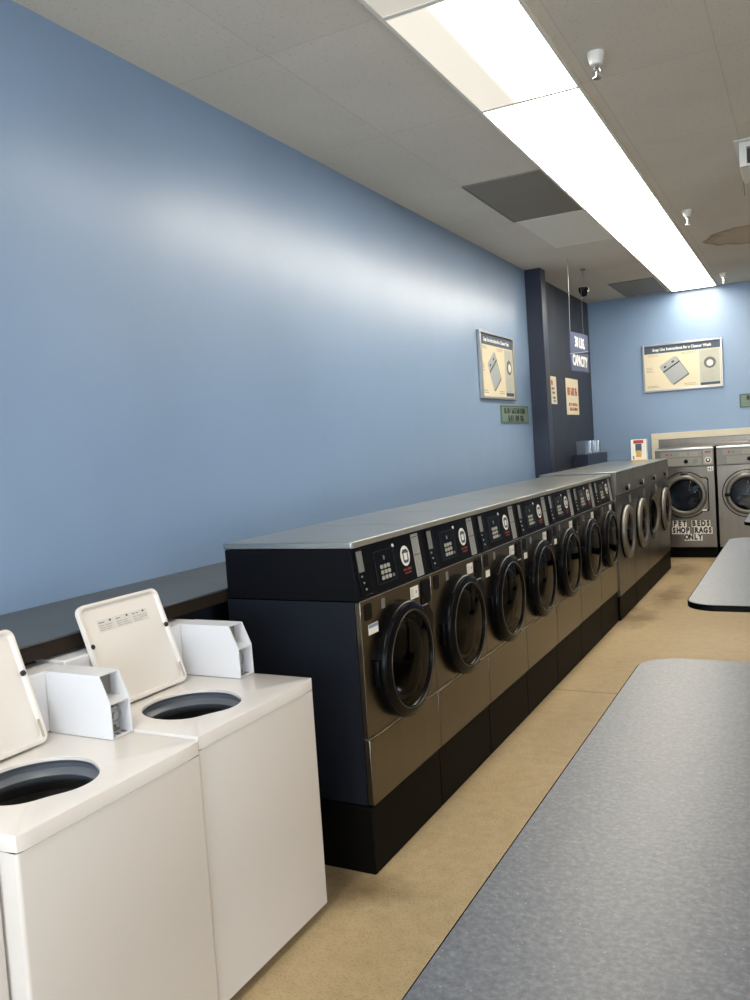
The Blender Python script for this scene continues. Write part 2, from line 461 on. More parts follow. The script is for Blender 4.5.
# unseen strips added for extra light, over the viewer and over the other aisle
def added_strip(x, y0, n):
    t = thing('ceiling_light', (x, y0, ZC), 'added unseen ceiling light', 'ceiling light', 'added unseen ceiling lights')
    L = 1.22 * n; hx = .27
    f = MB().box(-hx - .012, -hx + .006, .0, L, -.016, -.001).box(hx - .006, hx + .012, .0, L, -.016, -.001).box(-hx + .006, hx - .006, 0, .012, -.016, -.001).box(-hx + .006, hx - .006, L - .012, L, -.016, -.001)
    f.build('frame', M_WHITEP, t)
    MB().box(-hx + .007, hx - .007, .013, L - .013, -.013, -.003).build('diffuser', M_DIFF, t)
added_strip(4.9, 2.0, 2); added_strip(4.9, 7.0, 2); added_strip(1.427, -2.5, 3)

# dark return-air panels, pale replaced tile
def flat_tile(name, x0, x1, y0, y1, m, label, cat, fr=None, group=None):
    t = thing(name, ((x0 + x1) / 2, (y0 + y1) / 2, ZC), label, cat, group)
    a, b = (x1 - x0) / 2, (y1 - y0) / 2
    MB().box(-a + .014, a - .014, -b + .014, b - .014, -.008, -.001).build('panel', m, t)
    f = MB().box(-a, -a + .013, -b, b, -.010, -.001).box(a - .013, a, -b, b, -.010, -.001).box(-a + .013, a - .013, -b, -b + .013, -.010, -.001).box(-a + .013, a - .013, b - .013, b, -.010, -.001)
    f.build('frame', fr or m, t)
    return t
flat_tile('ceiling_panel', .547, 1.138, 5.81, 7.01, M_DARKT, 'dark grey ceiling panel beside the lit strip, nearer and larger of two', 'ceiling panel', None, 'dark ceiling panels')
flat_tile('ceiling_panel', .56, 1.10, 10.69, 11.86, M_DARKT, 'dark grey ceiling panel by the far blue wall', 'ceiling panel', None, 'dark ceiling panels')
flat_tile('ceiling_tile', .56, 1.138, 7.03, 8.22, M_PALET, 'pale ceiling tile next to the dark panel and the lit strip', 'ceiling tile')

# sprinkler heads
sp0 = thing('sprinkler_head', (1.859, 4.27, ZC), 'largest white ceiling sprinkler head, nearest the viewer', 'sprinkler', 'ceiling sprinklers')
MB().lathe([(-.001, .043), (-.012, .043), (-.055, .030), (-.058, .026)], 'z', (0, 0, 0), 24).build('escutcheon', M_WHITEP, sp0)
q = MB().cyl((0, 0, -.058), (0, 0, -.074), .014, 12)
for s_ in (-1, 1):
    q.cyl((s_ * .013, 0, -.072), (s_ * .019, 0, -.092), .003, 8).cyl((s_ * .019, 0, -.092), (s_ * .006, 0, -.112), .003, 8)
q.cyl((0, 0, -.074), (0, 0, -.110), .004, 8).cyl((0, 0, -.108), (0, 0, -.120), .009, 10)
q.build('sprinkler_frame', M_CHROME, sp0)
MB().lathe([(-.1205, .021), (-.1225, .021)], 'z', (0, 0, 0), 20).build('deflector', M_CHROME, sp0)
dup(sp0, (1.857, 7.70, ZC), 'middle ceiling sprinkler head right of the lit strip')
dup(sp0, (1.855, 11.11, ZC), 'smallest ceiling sprinkler head, by the far blue wall')

# ceiling vent box
t = thing('air_vent', (2.65, 6.35, ZC), 'white ceiling air vent box with dark louvres at the right edge', 'air vent')
MB().box(-.31, .31, -.26, .26, -.008, -.001).build('flange', M_WHITEP, t)
v = MB().box(-.28, -.235, -.22, .22, -.165, -.009).box(.235, .28, -.22, .22, -.165, -.009).box(-.235, .235, -.22, .22, -.045, -.009).box(-.235, .235, -.22, .22, -.165, -.150).box(-.235, .235, -.10, .22, -.150, -.045)
v.build('housing', M_WHITEP, t, bevel=.003)
for k in range(6):
    MB().prism([(-.21, -.056 - .016 * k), (-.14, -.066 - .016 * k), (-.14, -.069 - .016 * k), (-.21, -.059 - .016 * k)], 'x', -.233, .233).build('louvre', M_INKG, t)
MB().cyl((-.283, .15, -.10), (-.284, .26, -.235), .005, 8).build('pull_rod', M_INKG, t)

# hanging camera
t = thing('hanging_camera', (.53, 9.517, ZC), 'small black camera hanging on a rod from the ceiling near the pillar', 'camera')
MB().cyl((0, 0, -.001), (0, 0, -.205), .006, 8).lathe([(-.001, .03), (-.01, .03)], 'z', (0, 0, 0), 16).build('rod', M_INKG, t)
MB().lathe([(-.205, .056), (-.235, .056), (-.275, .040), (-.300, .030), (-.302, .0)], 'z', (0, 0, 0), 24).build('body', M_BLACK, t)
MB().lathe([(0, .016), (.012, .014)], 'x', (.045, 0, -.245), 16).build('lens', M_CHROME, t)

# hanging sign
t = thing('hanging_sign', (.53, 8.80, ZC), 'blue two-panel sign reading 30 LBS. CAPACITY hung on wires', 'sign')
MB().cyl((0, .06, -.001), (0, .02, -.76), .003, 6).build('wire', M_ALU, t); MB().cyl((0, .60, -.001), (0, .60, -.74), .002, 6).build('wire', M_INKG, t)
p = MB().prism([(-.01, -.755), (.78, -.732), (.775, -.905), (-.02, -.985)], 'x', -.004, .004).build('sign_panel', M_SIGNB, t)
q = MB(); text_mb(q, '30 LBS.', .150, (.0046, .40, -.850), M_SIGNW, bold=.005, sx=.98); q.build('lettering', None, p)
MB().prism([(-.02, -.985), (.775, -.905), (.775, -.915), (-.02, -.995)], 'x', -.006, .008).build('panel_edge', M_ALU, p)
p = MB().prism([(-.015, -.998), (.77, -.935), (.76, -1.145), (-.015, -1.163)], 'x', -.004, .004).build('sign_panel', M_SIGNB, t)
q = MB(); text_mb(q, 'CAPACITY', .155, (.0046, .378, -1.050), M_SIGNW, bold=.0045, sx=.88); q.build('lettering', None, p)

# ------------------------------------------------------------------ wall signs
def strokes(mb, x, y0, y1, z, h, m, seed, th=.16):
    """illegible print: a row of word-like vertical marks"""
    r = random.Random(seed); y = y0
    while y < y1:
        wl = r.uniform(.9, 2.6) * h; e = min(y1, y + wl)
        while y < e - h * .3:
            ww = h * th; k = r.random()
            mb.box(x, x + .0008, y, y + ww, z - h / 2, z + h / 2, m)
            if k > .35: mb.box(x, x + .0008, y + ww, y + h * .42, z + h * (.5 - th), z + h / 2, m)
            if k < .7: mb.box(x, x + .0008, y + ww, y + h * .42, z - h * th / 2, z + h * th / 2, m)
            if .2 < k < .9: mb.box(x, x + .0008, y + h * .42 - ww * .5, y + h * .42 + ww * .5, z - h / 2, z + h / 2 * (1 if k > .5 else 0), m)
            y += h * .62
        y = e + h * .45
def lines(mb, x, y0, y1, z0, z1, n, m, seed, fill=.45):
    r = random.Random(seed); st = (z1 - z0) / n
    for k in range(n):
        z = z1 - st * (k + .5); y = y0
        e = y0 + (y1 - y0) * r.uniform(.7, 1)
        while y < e - .005:
            l = r.uniform(.012, .04); mb.box(x, x + .0006, y, min(e, y + l), z - st * fill / 2, z + st * fill / 2, m); y += l + .006

def poster(loc, rz, label):
    t = thing('framed_poster', loc, label, 'poster', 'framed washing instruction posters', rz)
    W, H = 1.02, .645; a, b = W / 2, H / 2
    MB().box(.001, .014, -a + .01, a - .01, -b + .01, b - .01).build('backing', M_CREAM, t)
    f = MB()
    f.box(.001, .034, -a, -a + .026, -b, b).box(.001, .034, a - .026, a, -b, b).box(.001, .034, -a + .026, a - .026, -b, -b + .026).box(.001, .034, -a + .026, a - .026, b - .026, b)
    f.build('frame', M_ALU, t, bevel=.004)
    MB().box(.0145, .0155, -a + .028, a - .028, b - .125, b - .028).build('header_band', M_SLATE, t)
    q = MB(); text_mb(q, 'Soap Use Instructions for a Cleaner Wash', .052, (.0158, 0, b - .078), M_SIGNW, bold=.0015, sx=.84); q.build('lettering', None, t)
    MB().box(.0145, .0152, .22, a - .04, -b + .05, b - .135).build('side_panel', mat('pale_grey_print', (.50, .51, .44), .6) if not bpy.data.materials.get('pale_grey_print') else bpy.data.materials['pale_grey_print'], t)
    MB().box(.0153, .0160, .225, a - .042, -b + .04, -b + .075).build('footer_bar', M_SLATE, t)
    q = MB().lathe([(0, .075), (.002, .075), (.003, .05), (.004, .05)], 'x', (.0155, .35, .01), 40)
    q.build('ring_picture', M_INKG, t)
    MB().lathe([(0, .042), (.001, .042)], 'x', (.0196, .35, .005), 32).build('ring_centre', M_PAPER, t)
    # tilted picture of a washer top: light grey slab with a dark split
    def rot(pts, ang, cy, cz): return [(cy + y * math.cos(ang) - z * math.sin(ang), cz + y * math.sin(ang) + z * math.cos(ang)) for y, z in pts]
    ang = math.radians(32)
    g1 = bpy.data.materials.get('slab_print') or mat('slab_print', (.38, .41, .42), .6)
    MB().prism(rot(rrect(-.118, .132, -.162, .142, .02, 4), ang, -.105, -.052), 'x', .0145, .0158).build('picture_shadow', M_INKG, t)
    MB().prism(rot(rrect(-.125, .125, -.15, .15, .02, 4), ang, -.11, -.045), 'x', .0159, .0165).build('picture', g1, t)
    q = MB().prism(rot([(-.125, .045), (.125, .045), (.125, .062), (-.125, .062)], ang, -.11, -.045), 'x', .0166, .0170)
    for yy, zz in ((-.065, .10), (.055, .10)): q.prism(rot([(yy - .018, zz - .01), (yy + .018, zz - .01), (yy + .018, zz + .01), (yy - .018, zz + .01)], ang, -.11, -.045), 'x', .0166, .0170)
    q.build('picture_detail', M_INK, t)
    q = MB()
    lines(q, .0148, -.44, -.26, .155, .185, 2, M_INKL, 1); lines(q, .0148, .0, .19, .15, .185, 2, M_RED, 2, .25)
    lines(q, .0148, -.46, -.36, -.06, .02, 4, M_INKL, 3); lines(q, .0148, -.46, -.28, -.27, -.23, 2, M_INKG, 4, .3)
    lines(q, .0148, .02, .18, -.27, -.23, 2, M_INKL, 5); lines(q, .0154, .25, .44, .09, .17, 5, M_INKL, 6, .3); lines(q, .0154, .25, .44, -.24, -.09, 8, M_INKL, 7, .3)
    q.build('print', None, t)
    return t
poster((.001, 7.945, 2.368), 0, 'framed washing poster on the left blue wall, above the green sign')
poster((1.225, YF - .001, 2.488), -PI / 2, 'framed washing poster on the far blue wall above the steel washers')

def green_sign(loc, rz, label):
    t = thing('green_sign', loc, label, 'sign', 'small pale green signs', rz)
    MB().box(.001, .010, -.45, .45, -.092, .092).build('sign_board', M_GREENS, t)
    f = MB().plate(rrect(-.44, .44, -.085, .085, .02), rrect(-.43, .43, -.076, .076, .018), 'x', .0103, .0110); f.build('border', M_GREEND, t)
    q = MB(); strokes(q, .0104, -.36, .37, .035, .058, M_INK, 3, .22); strokes(q, .0104, -.24, .26, -.042, .062, M_INK, 9, .22); q.build('print', None, t)
green_sign((.001, 8.44, 1.905), 0, 'pale green sign on the left wall beneath the framed poster')
green_sign((2.363, YF - .001, 1.955), -PI / 2, 'pale green sign on the far wall cut by the right edge')

# notices on the navy wall
t = thing('paper_notice', (.001, 9.995, 2.207), 'narrow paper notice on the navy wall with red spot and dark marks', 'notice')
MB().box(-.0008, .003, -.125, .125, -.165, .165).build('sheet', M_CREAM, t)
q = MB().lathe([(0, .035), (.0006, .035)], 'x', (.0031, -.07, .09), 16, M_RED)
for k, zz in enumerate((.02, -.03, -.09, -.13)): q.box(.0031, .0036, -.09 + .02 * k, .02 + .02 * k, zz - .013, zz + .013, M_INKG if k < 3 else M_BLUEST)
q.build('print', None, t)
t = thing('paper_notice', (.001, 10.88, 2.150), 'large cream paper notice with red print on the navy wall', 'notice')
MB().box(-.0008, .004, -.31, .31, -.232, .232).build('sheet', M_CREAM, t)
q = MB(); strokes(q, .0042, -.25, .27, .065, .10, M_RED, 21, .2); strokes(q, .0042, -.20, .24, -.10, .04, M_RED, 5, .2); strokes(q, .0042, -.16, .22, -.16, .04, M_RED, 6, .2); q.build('print', None, t)

# vending cabinet on the navy wall
t = thing('soap_vending_cabinet', (.001, 11.05, 1.107), 'dark wall cabinet with glossy front and chrome bars above the grey washers', 'vending cabinet')
MB().box(.0, .20, -.33, .80, 0.0, .285).build('housing', M_NAVY, t, bevel=.004)
MB().box(.0, .12, -.10, .80, .286, .460).build('upper_panel', mat('slate_metal', (.16, .19, .25), .3, .4), t, bevel=.004)
for yy in (.16, .42, .62): MB().box(.122, .135, yy, yy + .035, .29, .455).build('chrome_bar', M_CHROME, t, bevel=.002)

# ------------------------------------------------------------------ top-load washers
def top_washer(loc, label):
    t = thing('top_load_washer', loc, label, 'washing machine', 'white top-load washers')
    W = .628; D0, D1 = -.650, 0.0     # local: x from back to front(0), y 0..W, z from floor
    cab = MB().prism(rrect(D0, -.003, .0015, W - .0015, .010, 4), 'z', .032, .806)
    del cab.f[1], cab.mi[1]          # open top under the deck
    cab.build('cabinet', M_WHITE, t, bevel=.002)
    for fx in (-.60, -.05):
        for fy in (.05, W - .05): MB().cyl((fx, fy, .001), (fx, fy, .031), .018, 12).build('foot', M_RUBBER, t)
    # deck with tub opening
    cx, cy, R = -.237, .258, .158
    n = 96; hole = []
    for i in range(n):
        a = 2 * PI * i / n; r = R
        # front edge is flattened with two soft shoulders
        d = math.degrees(a); d = d - 360 if d > 180 else d
        r *= 1 - .10 * math.exp(-((d + 28) / 20) ** 2) + .02 * math.exp(-((d - 20) / 16) ** 2) - .03 * math.exp(-((d - 60) / 18) ** 2)
        hole.append((cx + r * math.cos(a), cy + r * math.sin(a)))
    outer = rect_match(D0, D1, 0, W, hole, cx, cy)
    # rounded corners of the deck
    def rc(p, rr=.018):
        x, y = p
        for X, Y in ((D0, 0), (D0, W), (D1, 0), (D1, W)):
            ox = X + (rr if X == D0 else -rr); oy = Y + (rr if Y == 0 else -rr)
            if (x - ox) * (1 if X == D1 else -1) > 0 and (y - oy) * (1 if Y == W else -1) > 0:
                v = Vector((x - ox, y - oy)); v.normalize(); return (ox + v.x * rr, oy + v.y * rr)
        return p
    outer = [rc(p) for p in outer]
    def sc(pts, k): return [(cx + (x - cx) * k, cy + (y - cy) * k) for x, y in pts]
    def inset(pts, d):
        return [(min(max(x, D0 + d), D1 - d), min(max(y, d), W - d)) for x, y in pts]
    loops = [(outer, .808), (outer, .844), (inset(outer, .0015), .847), (inset(outer, .004), .848), (sc(hole, 1.03), .848), (sc(hole, 1.008), .8475), (hole, .845), (sc(hole, 1.0), .838)]
    vs = []; fs = []
    for pts, z in loops: vs += [(x, y, z) for x, y in pts]
    for j in range(len(loops) - 1):
        for i in range(n): fs.append((j * n + i, j * n + (i + 1) % n, (j + 1) * n + (i + 1) % n, (j + 1) * n + i))
    MB().add(vs, fs).build('deck', M_WHITE, t, smooth=32)
    # tub ring, basket, agitator
    MB().open_lathe([(.837, .161), (.826, .169), (.815, .169), (.806, .156), (.800, .150), (.790, .153), (.775, .170)], 'z', (cx, cy, 0), 64).build('tub_ring', M_TUB, t)
    MB().open_lathe([(.774, .171), (.74, .200), (.60, .202), (.40, .200), (.36, .18), (.35, .0)], 'z', (cx, cy, 0), 64).build('basket', M_TUB_D, t)
    MB().lathe([(.36, .10), (.40, .06), (.55, .045), (.68, .04), (.70, .03), (.702, 0)], 'z', (cx, cy, 0), 32).build('agitator', M_TUB, t)
    # console strip at the rear
    MB().box(D0, -.515, .002, W - .002, .8495, 1.038).build('rear_console', M_WHITE_BOX, t, bevel=.004)
    # coin box: bent sheet housing, open at the front
    y0, y1 = .546, .627; th = .004; xb = -.513
    prof = [(xb, .8495), (-.254, .8495), (-.256, .958), (-.292, 1.038), (xb, 1.038)]
    cb = MB()
    cb.prism(prof, 'y', y0, y0 + th).prism(prof, 'y', y1 - th, y1)
    cb.box(xb, -.292, y0 + th, y1 - th, 1.034, 1.038)
    cb.box(xb, -.256, y0 + th, y1 - th, .8495, .8535)
    cb.prism([(-.36, .962), (-.258, .951), (-.258, .956), (-.36, .967)], 'y', y0 + th, y1 - th)
    cb.box(-.364, -.360, y0 + th, y1 - th, .8535, 1.034)
    hb = cb.build('coin_box', M_WHITE_BOX, t)
    MB().box(-.359, -.325, y0 + th + .030, y1 - th - .002, .970, 1.030).build('inner_plate', M_GREYP, hb)
    MB().box(-.359, -.300, y0 + th + .030, y1 - th - .004, .855, .945).build('coin_mechanism', M_GREYP, hb)
    MB().lathe([(0, .027), (.008, .027), (.010, .020), (.006, .018), (.006, .010), (.012, .009), (.012, 0)], 'x', (-.2995, y0 + .050, .905), 24).build('lock', M_ALU, hb)
    MB().lathe([(0, .008), (.006, .007), (.007, 0)], 'x', (-.2995, y1 - .020, .872), 16).build('screw', M_ALU, hb)
    MB().cyl((-.355, y0 + .015, .975), (-.33, y0 + .022, 1.025), .0025, 8).build('wire_loop', M_ALU, hb)
    q = MB()
    for k in range(3): q.box(-.285, -.268, y0 + .010 + .024 * k, y0 + .023 + .024 * k, .8536, .8545)
    q.build('floor_slot', M_INKG, hb)
    # lid: shallow pan, leaning back on the console
    L = .352; LW = .374; T = .018
    lid = MB()
    oc = rrect(0, LW, 0, L, .028, 6); ic = rrect(.010, LW - .010, .010, L - .010, .022, 6)
    nn = len(oc)
    def P(p, d): return (d, p[0], p[1])
    vs = [P(p, 0) for p in oc] + [P(p, T) for p in oc] + [P(p, T) for p in ic] + [P(p, T - .010) for p in rrect(.016, LW - .016, .016, L - .016, .02, 6)]
    fs = [list(range(nn))[::-1]]
    for j in range(3):
        for i in range(nn): fs.append((j * nn + i, j * nn + (i + 1) % nn, (j + 1) * nn + (i + 1) % nn, (j + 1) * nn + i))
    fs.append([3 * nn + i for i in range(nn)])
    ang = math.atan2(.115, .315)
    Mx = Matrix.Translation((-.448, .100, .8515)) @ Matrix.Rotation(-ang, 4, 'Y')
    lo = MB().add(vs, fs).xform(Mx).build('lid', M_WHITE_IN, t, bevel=.0015, smooth=40)
    q = MB()
    for k in range(3):
        a = .070 + .078 * k
        q.box(T - .0098, T - .0092, a, a + .074, .250, .291, M_LABEL)
        lines(q, T - .0091, a + .004, a + .035, .277, .287, 1, M_INKG, 40 + k, .3); lines(q, T - .0091, a + .004, a + .070, .253, .275, 3, M_INKL, 50 + k, .45)
        q.box(T - .0091, T - .0086, a + .052, a + .060, .281, .287, M_INK)
    q.xform(Mx).build('care_labels', None, lo)
    for yy in (.012, LW - .012): MB().lathe([(0, .009), (.006, .008), (.007, 0)], 'x', (T - .004, yy, .212), 16).xform(Mx).build('bumper', M_RUBBER, lo)
    MB().box(T - .0005, T + .0012, LW - .020, LW - .012, .015, .07).xform(Mx).build('hinge_mark', M_INKL, lo)
    return t
w1 = top_washer((1.150, 1.818, 0), 'white top-load washer with open lid, nearest the black washer row')
w2 = dup(w1, (1.160, 1.188, 0), 'white top-load washer with open lid, second from the black row'); w2.scale.z = .992
w3 = dup(w1, (1.105, .558, 0), 'white washer edge cut by the lower left corner of the photo'); w3.scale.z = .992

# ------------------------------------------------------------------ black-fronted washer row
PW = .66
def row_washer(loc, label):
    t = thing('front_load_washer', loc, label, 'washing machine', 'black and steel front-load washers')
    y0, y1 = .002, PW - .002
    xB = -.612     # back, local x 0 = front face of body (world 1.195)
    MB().box(xB + .02, 0.0, y0, y1, .001, .262).build('base', M_BASE, t, bevel=.003)
    MB().box(xB + .004, -.012, y0, y1, .262, .270).build('base_lip', M_BLACK, t)
    MB().shell(xB, -.016, y0, y1, .274, 1.062).build('cabinet', M_CHAR, t)
    zc, yc = .768, .338
    hc = circle(yc, zc, .190, 64)
    MB().plate(rect_match(y0, y1, .536, 1.062, hc, yc, zc), hc, 'x', -.0155, .009).build('front_panel', M_STEEL, t, bevel=.003)
    MB().box(-.0155, .013, y0, y1, .2745, .531).build('lower_panel', M_STEEL, t, bevel=.004)
    MB().box(-.012, .0125, y0, y1, .5315, .5355).build('seam_strip', M_STEEL_EDGE, t)
    # console
    prof = [(xB + .003, 1.066), (.006, 1.066), (-.020, 1.264), (xB + .003, 1.264)]
    co = MB().prism(prof, 'y', y0, y1).build('console', M_BLACKM, t, bevel=.002)
    MB().box(.0065, .0095, y0, y1, 1.0625, 1.0655).build('trim_strip', M_STEEL_EDGE, t)
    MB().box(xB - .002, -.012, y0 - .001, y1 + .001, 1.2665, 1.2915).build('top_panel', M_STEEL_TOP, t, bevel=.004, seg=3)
    MB().box(-.0118, -.007, y0 + .001, y1 - .001, 1.268, 1.290).build('front_lip', M_LIP, t, bevel=.0015)
    # slanted frame helper: maps (d, y, s) -> console face
    ang = math.atan2(.026, .198)
    Mx = Matrix.Translation((.006, 0, 1.066)) @ Matrix.Rotation(-ang, 4, 'Y')
    def cbox(x0, x1, a, b, s0, s1, name, m, par, bev=0):
        return MB().box(x0, x1, a, b, s0, s1).xform(Mx).build(name, m, par, bevel=bev)
    cbox(.0003, .004, .028, .118, .012, .190, 'coin_panel', M_BLACK, t, .002)
    cp = cbox(.0042, .007, .035, .075, .105, .186, 'coin_plate', M_GREYP, t)
    q = MB()
    for (a, s) in ((.050, .088), (.058, .062), (.068, .036)): q.lathe([(0, .0045), (.003, .004), (.0035, 0)], 'x', (.0042, a, s), 10)
    q.xform(Mx).build('rivet', M_ALU, t)
    kp = MB().plate([(.172, .032), (.348, .032), (.348, .166), (.172, .166)], [(.176, .036), (.344, .036), (.344, .162), (.176, .162)], 'x', .0003, .003).xform(Mx).build('keypad_frame', M_RING, t)
    cbox(.0003, .0020, .177, .343, .037, .161, 'keypad', M_BLACK, t)
    for r_ in range(3):
        for c_ in range(3):
            MB().prism(rrect(.213 + .030 * c_, .235 + .030 * c_, .047 + .022 * r_, .063 + .022 * r_, .005, 3), 'x', .0021, .0045).xform(Mx).build('button', M_BUTTON, kp)
    MB().prism(rrect(.308, .324, .047, .060, .004, 3), 'x', .0021, .004).xform(Mx).build('button', M_GREYP, kp)
    MB().prism(rrect(.250, .262, .125, .142, .004, 3), 'x', .0021, .0035).xform(Mx).build('display_light', M_GREYP, kp)
    MB().lathe([(.0005, .008), (.004, .007), (.005, 0)], 'x', (0, .352, .170), 14).xform(Mx).build('indicator_lamp', M_PAPER, t)
    lg = MB().lathe([(.0005, .043), (.0015, .043)], 'x', (0, .452, .112), 40).xform(Mx).build('round_decal', M_PAPER, t)
    q = MB().plate(rrect(.428, .478, .082, .140, .012, 5), rrect(.437, .469, .094, .128, .006, 5), 'x', .0017, .0022)
    q.box(.0017, .0022, .423, .483, .124, .131)
    q.xform(Mx).build('decal_emblem', M_SLATE, lg)
    q = MB(); strokes(q, .0006, .415, .495, .055, .010, M_DRED, 31, .25); strokes(q, .0006, .425, .490, .040, .008, M_DRED, 32, .25); q.xform(Mx).build('red_print', None, t)
    st = cbox(.0005, .0018, .535, .605, .006, .192, 'instruction_strip', M_STRIP, t)
    q = MB(); lines(q, .0019, .542, .600, .015, .178, 17, M_GREYP, 12, .35)
    q.box(.0019, .0024, .540, .600, .100, .103, M_INK).box(.0019, .0024, .540, .600, .178, .181, M_INK)
    q.xform(Mx).build('print', None, st)
    # front panel bits
    q = MB().box(.0092, .0100, .530, .604, .955, .988)
    MB().box(.0092, .0100, .445, .525, .988, 1.040).build('white_decal', M_PAPER, t)
    q = MB().box(.0101, .0106, .495, .512, 1.008, 1.020, M_INKL); lines(q, .0101, .452, .480, .996, 1.034, 4, M_INKL, 3); q.build('print', None, t)
    MB().prism(rrect(.548, .646, .945, 1.050, .02, 5), 'x', .0092, .0125).build('dispenser_frame', M_BLACK, t)
    MB().prism([(.558, 1.042), (.558, .985), (.60, .955), (.638, .975), (.638, 1.042)], 'x', .0127, .0150).build('dispenser_cup', M_BLACKM, t)
    MB().prism(rrect(.030, .090, .985, 1.048, .01, 4), 'x', .0092, .011).build('corner_emblem', M_BLACK, t)
    MB().box(.0092, .0100, .175, .205, 1.005, 1.045).build('key_plate', M_GREYP, t)
    # drum
    MB().open_lathe([(-.035, .186), (-.06, .215), (-.42, .215), (-.43, .0)], 'x', (0, yc, zc), 48).build('drum', M_DRUM, t)
    # door
    dr = thing_part('door', t, (0, yc, zc))
    MB().lathe([(.0095, .190), (.0095, .238), (.034, .240), (.046, .237), (.052, .230), (.058, .206), (.058, .192), (.050, .186), (.0095, .180)], 'x', (0, 0, 0), 72, closed=True).build('door_ring', M_BLACK, dr, smooth=50)
    MB().lathe([(.054, .196), (.0592, .198), (.0592, .201), (.054, .203)], 'x', (0, 0, 0), 72, closed=True).build('trim_ring', M_THIN, dr, smooth=60)
    MB().lathe([(.018, .150), (.024, .163), (.018, .166), (.010, .160)], 'x', (0, 0, 0), 72, closed=True).build('inner_ring', M_INNER, dr, smooth=60)
    MB().open_lathe([(.050, .185), (.055, .13), (.058, .06), (.0585, .0)], 'x', (0, 0, 0), 64).build('glass', M_GLASS, dr, smooth=80)
    MB().open_lathe([(.028, .150), (-.03, .135), (-.09, .115), (-.11, .08), (-.115, 0)], 'x', (0, 0, 0), 64).build('glass_bowl', M_GLASS, dr, smooth=80)
    MB().prism([(.130, .150), (.200, .060), (.246, .070), (.250, .140), (.205, .192), (.140, .190)], 'x', .012, .048).build('handle', M_BLACK, dr, bevel=.010, seg=3)
    MB().box(.0095, .030, -.262, -.225, -.05, .05).build('hinge', M_BLACK, dr, bevel=.004)
    return t
def thing_part(name, parent, loc):
    o = bpy.data.objects.new(name, None); COL.objects.link(o); o.parent = parent; o.location = loc; o.empty_display_size = .05; return o

ordn = ['nearest', 'second', 'third', 'fourth', 'fifth', 'sixth', 'seventh']
rw = row_washer((1.195, 2.719, 0), 'nearest black and steel front-load washer, its dark side panel showing')
for k in range(1, 7):
    nm = {1: 'second black-doored front-load washer from the white machines', 2: 'third black-doored front-load washer from the white machines',
          3: 'middle black-doored front-load washer, fourth from either end of seven', 4: 'fifth black-doored front-load washer from the white machines',
          5: 'sixth black-doored front-load washer, last but one before the taller grey washers', 6: 'seventh black-doored front-load washer, touching the grey steel washers'}[k]
    o = dup(rw, (1.195, 2.719 + PW * k, 0), nm)
    # small stickers differ from machine to machine
    if k in (2, 3, 4): MB().box(.0092, .0100, .045, .105, .93, .965).build('white_decal', M_PAPER, o)
a = MB().box(.0092, .0100, .055, .135, .925, .965).build('white_decal', M_PAPER, rw)
MB().box(.0101, .0104, .057, .133, .950, .963).build('blue_band', M_BLUEST, a)

# ------------------------------------------------------------------ taller grey washers
BW = .745
def big_washer(loc, label, door_ang=0):
    t = thing('large_front_load_washer', loc, label, 'washing machine', 'large grey steel front-load washers')
    y0, y1 = .002, BW - .002; xB = -.66
    MB().box(xB + .05, 0, y0, y1, .001, .212).build('base', M_BASE, t, bevel=.003)
    MB().shell(xB, -.010, y0, y1, .2125, 1.296).build('cabinet', M_STEEL_BIG, t)
    zc, yc = .748, .372
    hc = circle(yc, zc, .20, 64)
    MB().plate(rect_match(y0, y1, .216, 1.090, hc, yc, zc), hc, 'x', -.0095, .006).build('front_panel', M_STEEL_BIG, t, bevel=.003)
    MB().box(-.0095, .016, y0, y1, 1.096, 1.296).build('control_panel', M_CTRL_BIG, t, bevel=.004)
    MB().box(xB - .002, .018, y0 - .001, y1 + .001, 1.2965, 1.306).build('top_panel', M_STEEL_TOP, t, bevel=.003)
    q = MB().box(.0162, .0175, .04, .60, 1.182, 1.186).box(.0162, .0175, .605, .609, 1.10, 1.29)
    q.build('panel_seam', M_INKG, t)
    MB().lathe([(0, .028), (.02, .026), (.022, 0)], 'x', (.0162, .42, 1.145), 24).build('dial', M_BLACK, t)
    MB().box(.0162, .019, .52, .58, 1.125, 1.165).build('white_decal', M_PAPER, t)
    MB().box(.0062, .0072, .60, .66, .99, 1.06).build('number_plate', M_STRIP, t)
    MB().open_lathe([(-.02, .20), (-.04, .23), (-.45, .23), (-.46, .0)], 'x', (0, yc, zc), 48).build('drum', M_DRUM, t)
    MB().lathe([(.0063, .206), (.0063, .252), (.014, .252), (.016, .240), (.0160, .206)], 'x', (0, yc, zc), 64, closed=True).build('door_gasket', M_BLACK, t, smooth=60)
    dr = thing_part('door', t, (0.018, yc + .25, zc)); dr.rotation_euler = (0, 0, -door_ang)
    c = (0, -.25, 0)
    MB().lathe([(.001, .20), (.001, .238), (.022, .240), (.036, .228), (.040, .205), (.036, .176), (.020, .168), (.001, .168)], 'x', c, 72, closed=True).build('door_ring', M_LGREY, dr, smooth=60)
    MB().open_lathe([(.022, .168), (.030, .12), (.034, .06), (.035, 0)], 'x', c, 48).build('glass', M_GLASS, dr, smooth=80)
    MB().prism([(-.43 - .03, -.045), (-.43 + .02, -.045), (-.43 + .02, .045), (-.43 - .03, .045)], 'x', .040, .062).build('handle', M_BLACK, dr, bevel=.008)
    MB().box(.002, .030, -.012, .012, -.06, .06).build('hinge', M_STEEL_BIG, dr, bevel=.004)
    return t
bl = ['first large grey steel washer, beside the last black-doored one', 'second large grey steel washer of four, door closed', 'large grey steel washer whose round door stands ajar', 'last large grey steel washer, nearest the far wall']
for k in range(4):
    big_washer((1.212, 7.345 + BW * k, 0), bl[k], math.radians(11) if k == 2 else 0)

